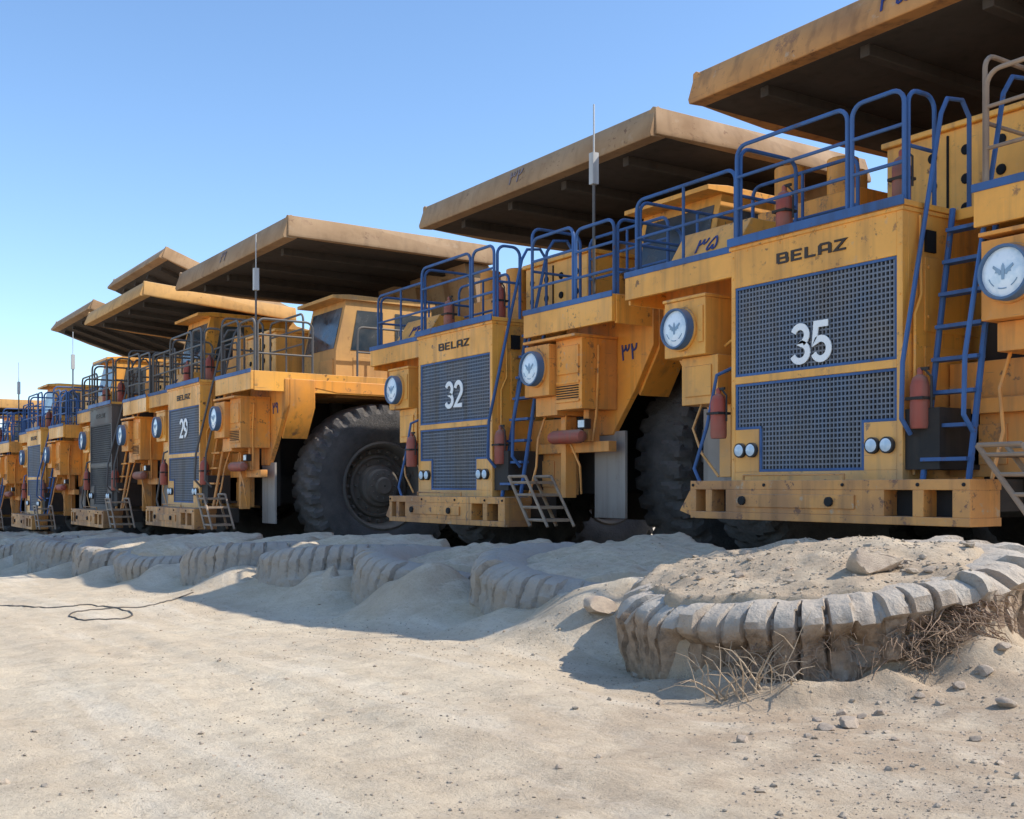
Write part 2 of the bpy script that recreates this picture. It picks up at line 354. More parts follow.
me_tyre=tyre_mesh('tyre',WR,WW,'rubber',lugs=36,depth=.08,T=RX,shoulder=.75,thr=.66)
mb=MB()
T=RX
mb.lathe([(.90,-.32),(.93,.34),(.95,.40),(.91,.43),(.87,.40),(.84,.28),(.80,.12),(.68,.08),(.66,.17),(.61,.19),(.59,.12),(.46,.13),(.43,.26),(.37,.28),(.34,.38),(.19,.40),(.16,.46),(.02,.46)],40,T,caps=False)
for j in range(20):
    a=2*math.pi*j/20
    c=Vector((.74*math.cos(a),.74*math.sin(a),.09)); mb.tube([T@c,T@(c+Vector((0,0,.12)))],.038,6)
for j in range(12):
    a=2*math.pi*j/12
    c=Vector((.525*math.cos(a),.525*math.sin(a),.12)); mb.tube([T@c,T@(c+Vector((0,0,.08)))],.03,6)
    c=Vector((.265*math.cos(a),.265*math.sin(a),.38)); mb.tube([T@c,T@(c+Vector((0,0,.05)))],.02,6)
me_rim=mb.mesh('rim',['rim'])

# ------------------------------------------------------------------ truck part meshes (x lateral, y back, z up)
def build_parts():
    D={}
    mb=MB()
    for sx in (-1,1): mb.box(sx*1.0-.2,sx*1.0+.2,.5,12.6,1.35,1.95)
    for y in (1.0,3.5,6.,9.6,12.3): mb.box(-1.2,1.2,y,y+.3,1.4,1.9)
    mb.box(-1.4,.8,1.85,5.2,1.3,3.86); mb.box(-1.6,1.75,.5,1.0,.95,1.25)
    mb.tube([(-2.6,3.55,1.7),(2.6,3.55,1.7)],.28,14); mb.tube([(-2.6,9.7,1.75),(2.6,9.7,1.75)],.5,14)
    for sx in (-1,1):
        mb.tube([(sx*1.75,3.5,1.6),(sx*1.55,3.3,3.7)],.16,12); mb.box(sx*2.3-.9,sx*2.3+.9,5.5,7.6,.75,2.6)
    for k in range(5):
        x=-1.7-.13*k; mb.tube([(x,1.2,3.3),(x-.1,1.1,2.6-.1*k),(x+.1,1.15,2.0),(x-.05,1.2,1.4)],.025,6)
    mb.box(1.0,2.3,1.5,1.7,1.3,3.6); mb.box(-2.3,-1.6,1.5,1.7,1.3,3.6)
    D['frame']=mb.mesh('frame',['black'])
    mb=MB()
    x0,x1=-1.75,1.86; holes=[(-1.66,-1.50),(-1.40,-1.18),(.94,1.26),(1.38,1.68)]
    mb.box(x0,x1,0,.48,1.15,1.25); mb.box(x0,x1,0,.48,.82,.90)
    xs=[x0]+[v for h in holes for v in h]+[x1]
    for i in range(0,len(xs),2): mb.box(xs[i],xs[i+1],.002,.46,.90,1.15)
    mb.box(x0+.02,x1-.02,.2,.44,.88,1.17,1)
    mb.prism([(-1.75,1.24),(-2.0,.9),(-1.75,.83)],'y',.06,.4)
    mb.box(-1.0,.6,-.02,.0,.96,1.10)
    for x in (-.9,.30): mb.tube([(x,-.05,1.03),(x,.01,1.03)],.05,10,1)
    for x in (-1.7,-.6,.45,1.32,1.8): mb.tube([(x,-.015,1.2),(x,.01,1.2)],.018,8,1)
    mb.tube([(-1.1,.2,1.25),(-1.1,.2,1.31),(.3,.2,1.31),(.3,.2,1.25)],.016,6)
    D['bumper']=mb.mesh('bumper',['bumper','void'])
    fx0,fx1=-1.55,.81
    g0,g1=-1.49,.74
    for key,mt in (('housing','yellow'),('housingdark','darkpanel')):
        mb=MB()
        mb.box(fx0,fx1,.55,1.82,1.24,3.95)
        mb.box(fx0,g0,.46,.55,1.24,3.95); mb.box(g1,fx1,.46,.55,1.24,3.95)
        mb.box(g0,g1,.46,.55,3.49,3.95); mb.box(g0,g1,.46,.55,2.37,2.455); mb.box(g0,g1,.46,.55,1.24,1.35)
        mb.box(g0,-1.12,.462,.55,1.35,1.84); mb.box(.34,g1,.462,.55,1.35,1.84)
        mb.box(fx1,fx1+.014,.8,1.7,1.5,2.6); mb.box(fx1,fx1+.014,.8,1.7,2.75,3.5)
        mb.box(fx0-.02,fx1+.02,.44,1.84,3.93,3.97)
        for z in (1.5,2.1,2.42,3.1,3.6,3.85):
            for x in (fx0+.03,fx1-.03): mb.tube([(x,.452,z),(x,.465,z)],.013,6)
        for x in (-1.3,-.8,.1,.6): mb.tube([(x,.452,3.9),(x,.465,3.9)],.013,6)
        for zz in (1.7,2.4,2.9,3.4):
            mb.tube([(fx1+.014,.85,zz),(fx1+.03,.85,zz)],.02,6); mb.tube([(fx1+.014,1.65,zz),(fx1+.03,1.65,zz)],.02,6)
        mb.tube([(fx1+.014,1.2,2.0),(fx1+.06,1.2,2.0),(fx1+.06,1.2,2.2),(fx1+.014,1.2,2.2)],.014,6)
        mb.tube([(fx1+.03,.6,1.3),(fx1+.04,.6,2.9),(fx1+.04,.7,3.1),(fx1+.03,.7,3.9)],.018,6)
        D[key]=mb.mesh('radiator_housing',[mt])
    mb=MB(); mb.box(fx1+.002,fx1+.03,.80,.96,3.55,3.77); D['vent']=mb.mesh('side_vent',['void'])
    def grille(poly,cut,mat):
        z0,z1=poly; mb=MB()
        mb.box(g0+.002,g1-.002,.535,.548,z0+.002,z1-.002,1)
        nx=44; nz=18
        for i in range(nx+1):
            x=g0+(g1-g0)*i/nx
            zb=z0+.02
            if cut and (x<-1.10 or x>.32): zb=1.86
            mb.box(x-.008,x+.008,.485,.515,zb,z1-.01)
        for k in range(nz+1):
            z=z0+.02+(z1-z0-.04)*k/nz
            a,b_=g0+.01,g1-.01
            if cut and z<1.85: a,b_=-1.11,.33
            mb.box(a,b_,.487,.513,z-.009,z+.009)
        mb.box(g0,g1,.47,.5,z1-.03,z1-.002,2)
        if not cut:
            mb.box(g0,g1,.47,.5,z0+.002,z0+.03,2); mb.box(g0+.001,g0+.03,.472,.5,z0,z1,2); mb.box(g1-.03,g1-.001,.472,.5,z0,z1,2)
        else:
            mb.box(-1.118,.338,.47,.5,z0+.002,z0+.03,2); mb.box(-1.118,-1.085,.472,.5,z0,1.87,2); mb.box(.305,.338,.472,.5,z0,1.87,2)
            mb.box(g0+.001,-1.085,.47,.5,1.842,1.87,2); mb.box(.305,g1-.001,.47,.5,1.842,1.87,2)
            mb.box(g0+.001,g0+.03,.472,.5,1.85,z1,2); mb.box(g1-.03,g1-.001,.472,.5,1.85,z1,2)
        return mb.mesh('radiator_grille',[mat,'void','blue' if mat=='navy' else mat])
    for mat in ('navy','blackgrille'):
        D['grilleU'+mat]=grille((2.455,3.49),False,mat); D['grilleL'+mat]=grille((1.35,2.37),True,mat)
    mb=MB(); T=Matrix.Rotation(math.radians(90),4,'X')
    mb.lathe([(.085,-.03),(.085,.03),(.07,.035)],18,T,0); mb.lathe([(.068,.0),(.068,.036),(.045,.05),(.01,.055)],18,T,1)
    D['headlight']=mb.mesh('headlight',['black','lamp'])
    mb=MB(); mb.lathe([(.255,-.1),(.255,.05),(.248,.07),(.226,.07),(.221,.03)],32,T,0)
    mb.lathe([(.222,.0),(.222,.035),(.16,.050),(.07,.056),(.01,.057)],32,T,1)
    def flat(pts,mi=2,z0=.040,z1=.062,s=.78):
        n=len(pts); P=[T@Vector((x*s,y*s,z)) for z in (z0,z1) for x,y in pts]
        mb.add(P,[tuple(range(n)),tuple(range(2*n-1,n-1,-1))]+[(i,(i+1)%n,n+(i+1)%n,n+i) for i in range(n)],mi)
    flat([(-.016,-.09),(.016,-.09),(.022,.0),(.016,.07),(.0,.10),(-.016,.07),(-.022,.0)])
    flat([(.026,.02),(.12,.085),(.13,.06),(.09,.02),(.10,-.005),(.06,-.01),(.05,-.035),(.026,-.03)])
    flat([(-.026,.02),(-.026,-.03),(-.05,-.035),(-.06,-.01),(-.10,-.005),(-.09,.02),(-.13,.06),(-.12,.085)])
    for a0 in (200,250,300):
        mb.tube([T@Vector((.15*math.cos(math.radians(a0+q*8)),.15*math.sin(math.radians(a0+q*8)),.051)) for q in range(5)],.006,5,2)
    D['roundlamp']=mb.mesh('round_lamp',['ringblue','lamp','emblem'])
    mb=MB(); mb.box(-2.82,-2.08,.55,1.25,2.80,3.50); mb.box(-2.62,-1.98,.66,1.2,2.2,2.795); mb.box(-2.55,-2.08,.64,.66,2.3,2.68)
    mb.box(-2.2,-2.11,.53,.55,2.95,3.4); mb.tube([(-2.5,.515,3.14),(-2.5,.56,3.14)],.275,28)
    mb.box(-2.84,-2.06,.53,1.25,3.50,3.54); mb.box(-2.2,-2.0,.9,1.05,1.3,2.2); mb.tube([(-2.0,.8,2.9),(-1.75,.7,2.95),(-1.6,.6,2.8)],.02,6)
    mb.tube([(-2.3,.7,2.2),(-2.35,.6,1.9),(-2.1,.5,1.6),(-1.8,.5,1.3)],.018,6)
    D['lhouse']=mb.mesh('lamp_housing',['yellow'])
    mb=MB(); mb.box(1.64,2.26,.50,1.25,2.72,3.46); mb.box(2.265,2.88,.62,1.25,2.50,3.5); mb.box(1.7,2.24,.66,1.2,2.44,2.715); mb.box(2.32,2.82,.60,.62,3.0,3.4); mb.tube([(1.94,.465,3.12),(1.94,.51,3.12)],.275,28)
    mb.box(2.28,2.83,.60,.62,2.60,2.64); mb.box(2.28,2.83,.60,.62,2.86,2.9); mb.box(1.62,2.9,.48,1.25,3.5,3.54)
    for k in range(6): mb.box(2.30,2.81,.595,.63,2.655+k*.034,2.668+k*.034,1)
    mb.box(2.0,2.12,.9,1.1,1.24,2.43); mb.box(1.2,3.0,1.0,1.145,1.9,2.05); mb.box(2.55,2.67,.9,1.1,2.05,2.50)
    mb.box(.86,1.98,1.15,1.25,1.28,2.43); mb.box(.95,1.5,1.13,1.15,1.4,1.8)
    mb.tube([(2.9,.9,3.4),(2.95,.85,2.9),(2.85,.9,2.4),(2.7,.95,2.05)],.022,6); mb.tube([(1.75,.8,2.45),(1.7,.7,2.1),(1.8,.6,1.7),(1.75,.5,1.25)],.02,6); mb.tube([(2.2,.85,2.45),(2.25,.8,2.2),(2.6,.8,1.7),(2.5,.9,1.3)],.018,6)
    D['rhouse']=mb.mesh('lamp_housing',['orange','void'])
    for s,nm in ((-1,'lfender'),(1,'rfender')):
        mb=MB()
        poly=[(s*2.0,3.86),(s*3.65,3.86),(s*3.65,3.35),(s*3.25,2.75),(s*2.75,2.15),(s*2.35,2.15),(s*2.35,2.9),(s*2.0,3.3)]
        mb.prism(poly,'y',1.26,1.36)
        mb.prism([(s*3.60,3.86),(s*3.66,3.86),(s*3.66,3.3),(s*3.25,2.68),(s*3.21,2.72),(s*3.60,3.32)],'y',1.36,1.9)
        mb.prism([(1.9,3.86),(1.9,3.7),(2.4,3.62),(4.8,3.62),(5.4,3.2),(5.45,3.25),(4.85,3.86)],'x',s*2.5,s*3.64)
        mb.box(min(s*1.6,s*2.4),max(s*1.6,s*2.4),1.3,1.5,3.2,3.85)
        D[nm]=mb.mesh('fender',['orange'])
    mb=MB()
    mb.box(-1.56,.85,.42,1.9,3.972,4.03); mb.box(-1.57,.86,.405,.425,3.97,4.07,1)
    mb.box(-3.6,-1.58,.62,1.9,3.86,3.97); mb.box(-3.62,-1.6,.56,.625,3.66,3.99)
    mb.box(1.55,3.6,.62,1.9,3.86,3.97); mb.box(1.52,3.62,.56,.625,3.62,3.99); mb.box(1.5,3.63,.548,.562,3.95,4.03,1); mb.box(-3.63,-1.6,.548,.562,3.95,4.03,1)
    mb.box(-3.6,3.6,1.92,4.9,3.87,3.975); mb.box(.93,1.53,1.05,1.9,3.86,3.97)
    for s in (-1,1): mb.box(s*3.61-.02,s*3.61+.02,.63,4.9,3.6,3.99)
    D['deck']=mb.mesh('deck',['yellow','blue'])
    mb=MB(); mb.prism([(.7,3.98),(1.0,4.45),(1.5,4.45),(1.5,3.98)],'x',-2.95,-1.75); D['lcover']=mb.mesh('cover_panel',['yellow'])
    for mat in ('blue','grey'):
        mb=MB(); z=4.03; H=1.12
        hoop(mb,(-1.5,.5,z),(.1,.5,z),H,mid=(.35,.68)); hoop(mb,(.16,.5,z),(.80,.5,z),H,mid=(.35,.68))
        hoop(mb,(-1.5,.56,z),(-1.5,1.5,z),H); hoop(mb,(.80,.56,z),(.80,.98,z),H)
        hoop(mb,(-3.52,.68,3.98),(-1.7,.68,3.98),1.0,mid=(.5,)); hoop(mb,(-3.52,.74,3.98),(-3.52,2.8,3.98),1.0); hoop(mb,(-3.52,2.9,3.98),(-3.52,4.7,3.98),1.0)
        hoop(mb,(-2.6,1.9,3.98),(-.9,1.9,3.98),1.15)
        D['rail'+mat]=mb.mesh('railing',[mat])
    for mat in ('blue','grey','tanrail'):
        mb=MB(); hoop(mb,(1.58,.68,3.98),(2.6,.68,3.98),1.12,mid=(.35,.7)); hoop(mb,(2.66,.68,3.98),(3.52,.68,3.98),1.05,mid=(.35,.7)); hoop(mb,(3.52,.74,3.98),(3.52,1.9,3.98),1.05,mid=(.35,.7)); hoop(mb,(3.52,2.9,3.98),(3.52,4.8,3.98),1.05)
        hoop(mb,(1.55,.7,3.98),(1.55,1.6,3.98),1.3); hoop(mb,(1.6,1.75,3.98),(3.4,1.75,3.98),1.25,mid=(.5,.75))
        D['wrail'+mat]=mb.mesh('railing',[mat])
    for mat in ('blue','grey'):
        mb=MB(); a0=Vector((0,.52,1.25)); a1=Vector((0,1.0,3.97))
        for x in (1.0,1.50):
            mb.tube([Vector((x,0,0))+a0,Vector((x,0,0))+a1],.03,8)
        for k in range(8):
            q=a0.lerp(a1,(k+.6)/8.3); mb.box(1.0,1.50,q.y-.08,q.y+.06,q.z-.018,q.z+.018)
        D['ladder'+mat]=mb.mesh('ladder',[mat if mat=='blue' else 'orange'])
        for q,(x,dx) in enumerate(((.90,.0),(1.58,.03))):
            mb=MB(); mb.tube([(x,.46,1.7),(x,.32,1.85),(x,.34,2.4),(x,.82,4.4),(x,.95,4.95),(x+dx,1.05,5.12),(x+dx,1.3,5.15),(x+dx,1.42,5.0),(x+dx,1.42,3.98)],.024,8)
            D['handrail%d'%q+mat]=mb.mesh('handrail',[mat])
        mb=MB(); mb.tube([(-1.66,.62,2.6),(-1.75,.42,2.5),(-1.85,.36,1.9),(-2.05,.34,1.4),(-1.95,.36,1.2)],.022,8); D['handrail2'+mat]=mb.mesh('handrail',[mat])
    mb=MB(); a=Vector((1.90,.3,1.55)); e=Vector((2.44,.3,.85))
    for y in (.05,.5):
        o=Vector((0,y-.3,0)); mb.tube([a+o,e+o],.026,8); mb.tube([a+o+Vector((.42,0,0)),e+o+Vector((.42,0,0))],.022,8); mb.tube([a+o,a+o+Vector((.42,0,0))],.022,8)
    for k in range(4):
        q=a.lerp(e,(k+.5)/4); mb.box(q.x-.02,q.x+.42,.06,.5,q.z-.02,q.z+.02)
        mb.tube([q+Vector((0,-.25,0)),q+Vector((.42,-.25,0))],.02,6)
    D['steps']=mb.mesh('step_ladder',['tanrail'])
    X0,X1,Y0,Y1=1.45,3.2,2.0,4.3
    for key,mt in (('cab','yellow'),('cabtan','tanyellow')):
        mb=MB()
        mb.prism([(Y0,3.98),(Y1,3.98),(Y1,6.05),(Y0+.25,6.05),(Y0,4.95)],'x',X0,X1)
        mb.prism([(Y0-.1,6.05),(Y1+.06,6.05),(Y1+.06,6.14),(Y0+.3,6.16),(Y0-.1,6.12)],'x',X0-.07,X1+.07)
        mb.box(X0+.1,X1-.1,Y0-.03,Y0,4.15,4.8); mb.box(X1,X1+.012,2.4,3.15,4.1,4.85)
        D[key]=mb.mesh('cab',[mt])
    mb=MB()
    def wq(pts,n=.012):
        pts=[Vector(p) for p in pts]; nn=(pts[1]-pts[0]).cross(pts[2]-pts[0]).normalized()*n
        mb.add([p+nn for p in pts]+[p-nn for p in pts],[(0,1,2,3),(7,6,5,4),(0,4,5,1),(1,5,6,2),(2,6,7,3),(3,7,4,0)])
    sl=lambda z:(Y0+(z-4.95)/1.1*.25)
    wq([(X0+.12,sl(5.02),5.02),(X1-.12,sl(5.02),5.02),(X1-.12,sl(5.9),5.9),(X0+.12,sl(5.9),5.9)])
    D['windshield']=mb.mesh('windshield',['glass'])
    mb=MB(); wq([(X1+.0,2.35,5.0),(X1+.0,3.1,5.0),(X1+.0,3.1,5.85),(X1+.0,2.5,5.85)]); D['sidewin']=mb.mesh('side_window',['glass'])
    mb=MB(); wq([(X1,3.4,5.0),(X1,4.1,5.0),(X1,4.1,5.85),(X1,3.4,5.85)]); D['sidewin3']=mb.mesh('side_window',['glass'])
    mb=MB(); wq([(X0,2.35,5.0),(X0,4.05,5.0),(X0,4.05,5.85),(X0,2.5,5.85)]); D['sidewin2']=mb.mesh('side_window',['glass'])
    mb=MB(); mb.box(X1+.0,X1+.03,3.25,4.2,4.02,4.93); mb.box(X1+.03,X1+.06,3.3,3.42,4.6,4.64); D['door']=mb.mesh('door',['tanyellow'])
    mb=MB(); mb.box(-.6,1.15,2.05,3.3,3.98,5.15); mb.box(-.65,1.2,2.0,3.35,5.15,5.22)
    for i in range(4):
        for k in range(3): mb.tube([(-.4+i*.42,2.03,4.25+k*.32),(-.4+i*.42,2.06,4.25+k*.32)],.06,12,1)
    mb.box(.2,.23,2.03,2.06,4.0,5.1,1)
    D['cabinet']=mb.mesh('equipment_cabinet',['yellow','void'])
    mb=MB(); mb.box(-2.9,-1.2,2.3,3.9,3.98,4.9); mb.tube([(-2.6,2.6,4.9),(-2.6,2.6,5.5)],.2,16); mb.tube([(-1.7,2.6,4.9),(-1.7,2.6,5.4)],.2,16); mb.tube([(-2.15,3.3,4.9),(-2.15,3.3,5.45)],.22,16)
    D['aircleaner']=mb.mesh('air_cleaner',['orange'])
    mb=MB(); mb.lathe([(.085,0),(.095,.03),(.095,.42),(.07,.5),(.03,.53),(.03,.58),(.015,.6)],16,Matrix()); mb.box(-.01,.1,-.015,.015,.57,.6,1); mb.tube([(.05,0,.58),(.13,0,.5),(.13,0,.2)],.012,6,1); mb.box(-.1,.1,-.1,.1,.28,.31,1)
    D['ext']=mb.mesh('fire_extinguisher',['red','black'])
    mb=MB(); T=Matrix.Translation((2.35,.75,2.12))@Matrix.Rotation(math.radians(90),4,'Y'); mb.lathe([(.02,-.4),(.08,-.37),(.10,-.3),(.10,.3),(.08,.37),(.02,.4)],18,T); D['tank']=mb.mesh('air_tank',['red'])
    mb=MB(); mb.box(2.3,3.0,1.30,1.34,.95,2.2); D['flapR']=mb.mesh('mud_flap',['beige'])
    mb=MB(); mb.box(-2.9,-2.2,1.30,1.34,.95,2.2); D['flapL']=mb.mesh('mud_flap',['beige'])
    mb=MB(); mb.tube([(2.6,1.05,3.98),(2.6,1.05,5.8)],.022,8); mb.tube([(2.6,1.05,5.8),(2.6,1.05,6.9)],.013,6,1); mb.box(2.55,2.65,1.0,1.10,5.75,6.2,1)
    D['antenna']=mb.mesh('antenna',['grey','palegrey'])
    mb=MB(); mb.box(-.09,.09,-.05,.05,-.07,.07); mb.box(-.07,.07,-.06,-.04,-.05,.05,1); D['markerlamp']=mb.mesh('marker_lamp',['black','lamp'])
    P=Vector((0,11.5,2.4))
    for key,mt in (('body','tan'),('bodyorange','tanorange'),('bodyyellow','tanyellow')):
        mb=MB(); HW=3.40
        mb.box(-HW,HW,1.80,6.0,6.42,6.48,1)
        mb.box(-HW,HW,1.80,6.0,6.485,6.53)
        mb.prism([(1.80,6.42),(1.52,6.40),(1.50,6.46),(1.62,6.82),(1.67,6.86),(1.77,6.82),(1.84,6.54)],'x',-HW-.02,HW+.02)
        for s in (-1,1):
            def sec(y,k):
                return [(s*(HW-.12),y,6.44),(s*(HW+.26*k),y,6.40+.05*(1-k)),(s*(HW+.28*k),y,6.46+.05*(1-k)),(s*(HW+.03),y,6.835),(s*(HW-.03),y,6.855),(s*(HW-.12),y,6.80)]
            Vv=sec(1.60,.16)+sec(3.2,.8)+sec(6.2,.55); Fs=[tuple(range(6)),tuple(range(17,11,-1))]
            for q in (0,1): Fs+=[(q*6+i,q*6+(i+1)%6,(q+1)*6+(i+1)%6,(q+1)*6+i) for i in range(6)]
            mb.add(Vv,Fs)
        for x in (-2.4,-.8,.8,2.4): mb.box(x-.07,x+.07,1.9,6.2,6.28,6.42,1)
        for s in (-1,1):
            mb.prism([(5.7,6.82),(6.3,6.3),(12.6,5.6),(13.4,4.6),(13.2,3.9),(6.9,2.5),(5.9,5.4)],'x',s*(HW-.1)-.07,s*(HW-.1)+.07)
            mb.box(s*HW-.06,s*HW+.06,6.4,12.6,5.55,5.72)
            for y in (6.7,7.9,9.1,10.3,11.5,12.7):
                mb.box(s*(HW+.04)-.09,s*(HW+.04)+.09,y-.12,y+.12,3.0+(y-6.9)*.15,5.6)
        mb.prism([(5.6,6.42),(5.9,6.42),(6.9,2.6),(13.3,3.9),(13.3,3.65),(6.8,2.2),(6.4,2.3)],'x',-HW+.1,HW-.1)
        for x in (-2.4,-1.2,0,1.2,2.4): mb.prism([(5.5,6.2),(5.7,6.2),(6.55,2.6),(6.35,2.4)],'x',x-.1,x+.1)
        mb.v=[tuple(Vector(v)-P) for v in mb.v]
        D[key]=mb.mesh('dump_body',[mt,'under'])
    mb=MB(); mb.tube([(0,5.8,2.0),(0,7.6,2.6)],.2,12); D['ram']=mb.mesh('hydraulic_ram',['black'])
    D['brand']=lettering('BELAZ',.118,'textdark',.20,.16,1.0,.006,sx=1.85)
    for s in ('35','32','29'): D['num'+s]=lettering(s,.40,'white',.18,.14,.96,th=.012)
    for nm,s in (('35',('p3','p5')),('32',('p3','p2')),('29',('p2','p9'))):
        D['pn'+nm]=lettering(s,.24,'textblue' if nm=='35' else 'textfaint',.12,.16,.95,.006); D['ps'+nm]=lettering(s,.22,'textblue',.12,.16,.95,.006)
    return D
D=build_parts()
def gz(x): return .033*(max(min(x,20),-75)+7.5)
GROUP='haul trucks parked in a row'
RT=(math.radians(90),0,0)
def truck(cx,y0,num,rail='blue',wr=None,gr='navy',front='housing',body='body',boff=0,bscale=1,cab=(0,0,0),cabk='cab',numz=0,tilt=0,label='',yaw=0,dz=0,scale=1,antenna=True):
    root=bpy.data.objects.new('haul_truck',None); COL.objects.link(root); root.empty_display_size=.5
    root.location=(cx,y0,gz(cx)+dz); root.rotation_euler=(0,0,math.radians(yaw)); root.scale=(scale,)*3
    root['label']=label; root['category']='mining truck'; root['group']=GROUP
    a=lambda n,k,p=root,**kw: obj(n,D[k],p,**kw)
    a('frame','frame'); a('bumper','bumper',bevel=.012)
    h=a('radiator_housing',front,bevel=.01)
    a('side_vent','vent',h)
    a('radiator_grille','grilleU'+gr,h); a('radiator_grille','grilleL'+gr,h)
    for x,z in ((-1.39,1.6),(-1.21,1.6),(.46,1.6),(.64,1.6)): a('headlight','headlight',h,loc=(x,.45,z))
    a('brand_lettering','brand',h,loc=(-.36,.458,3.72),rot=RT)
    if num: a('number_lettering','num'+num,h,loc=(-.36,.470,2.74+numz),rot=RT)
    lh=a('lamp_housing','lhouse',bevel=.015); a('round_lamp','roundlamp',lh,loc=(-2.5,.48,3.14))
    rh=a('lamp_housing','rhouse',bevel=.015); a('round_lamp','roundlamp',rh,loc=(1.94,.43,3.12)); a('marker_lamp','markerlamp',rh,loc=(2.62,.86,2.3))
    f=a('fender','lfender',bevel=.01); f2=a('fender','rfender',bevel=.01)
    a('deck','deck',bevel=.008); cp=a('cover_panel','lcover',bevel=.01)
    b=a('dump_body',body,loc=(0,11.5+boff,2.4),rot=(math.radians(-tilt),0,0),bevel=.012); b.scale=(bscale,)*3
    if num:
        a('number_lettering','ps'+num,f2,loc=(3.15,1.255,3.3),rot=RT)
        a('number_lettering','ps'+num,cp,loc=(-2.35,.842,4.21),rot=(math.radians(57.5),0,0))
        a('number_lettering','pn'+num,b,loc=(-.10,1.556-11.5,6.65-2.4),rot=(math.radians(71.5),0,0))
    a('railing','rail'+rail); a('railing','wrail'+(wr or rail)); a('ladder','ladder'+rail); a('step_ladder','steps')
    for q in range(3): a('handrail','handrail%d'%q+rail)
    c=a('cab',cabk,bevel=.03,loc=cab); a('windshield','windshield',c); a('side_window','sidewin',c); a('side_window','sidewin2',c); a('side_window','sidewin3',c); a('door','door',c)
    a('equipment_cabinet','cabinet',bevel=.015); a('air_cleaner','aircleaner',bevel=.015)
    for p in ((-1.72,.42,1.75),(.98,.5,1.75),(-1.0,.75,4.03),(.58,.75,4.03)):
        a('fire_extinguisher','ext',loc=p)
    a('air_tank','tank'); a('mud_flap','flapR'); a('mud_flap','flapL')
    if antenna: a('antenna','antenna')
    a('hydraulic_ram','ram',loc=(-1.3,0,0)); a('hydraulic_ram','ram',loc=(1.3,0,0))
    for (x,y) in ((3.04,3.55),(-3.04,3.55),(3.04,9.7),(-3.04,9.7),(1.85,9.7),(-1.85,9.7)):
        w=bpy.data.objects.new('wheel',None); COL.objects.link(w); w.parent=root; w.location=(x,y,WR-.03)
        if x<0: w.rotation_euler=(0,0,math.pi)
        obj('tyre',me_tyre,w,rot=(random.uniform(0,6),0,0)); obj('rim',me_rim,w)
    return root
truck(-7.75,8.8,'35',wr='tanrail',body='bodyorange',label='yellow haul truck numbered 35 with blue railings and ladder')
truck(-15.5,8.9,'32',cab=(.2,.55,-.35),numz=.17,scale=1.025,bscale=.98,boff=-.25,label='yellow haul truck numbered 32 with blue railings')
truck(-25.1,7.3,'29',rail='grey',tilt=.4,bscale=1.05,boff=.2,cab=(-.1,.6,-.4),cabk='cabtan',numz=.28,scale=1.03,label='yellow haul truck numbered 29 with dark railings and antenna')
truck(-32.7,7.2,'',rail='grey',gr='blackgrille',front='housingdark',body='bodyyellow',boff=-2.7,tilt=4.5,scale=1.09,bscale=.85,label='dusty haul truck with dark grey radiator front',antenna=False)
truck(-40.5,6.8,'',rail='blue',tilt=20.5,boff=-.4,scale=1.06,bscale=.96,label='yellow haul truck with its dump body raised')
truck(-48.5,6.5,'',rail='blue',tilt=17,boff=-.1,scale=1.06,bscale=.97,label='yellow haul truck with partly raised body and blue railings')
truck(-58,6.5,'',rail='blue',body='bodyyellow',label='dusty yellow haul truck with blue railings')

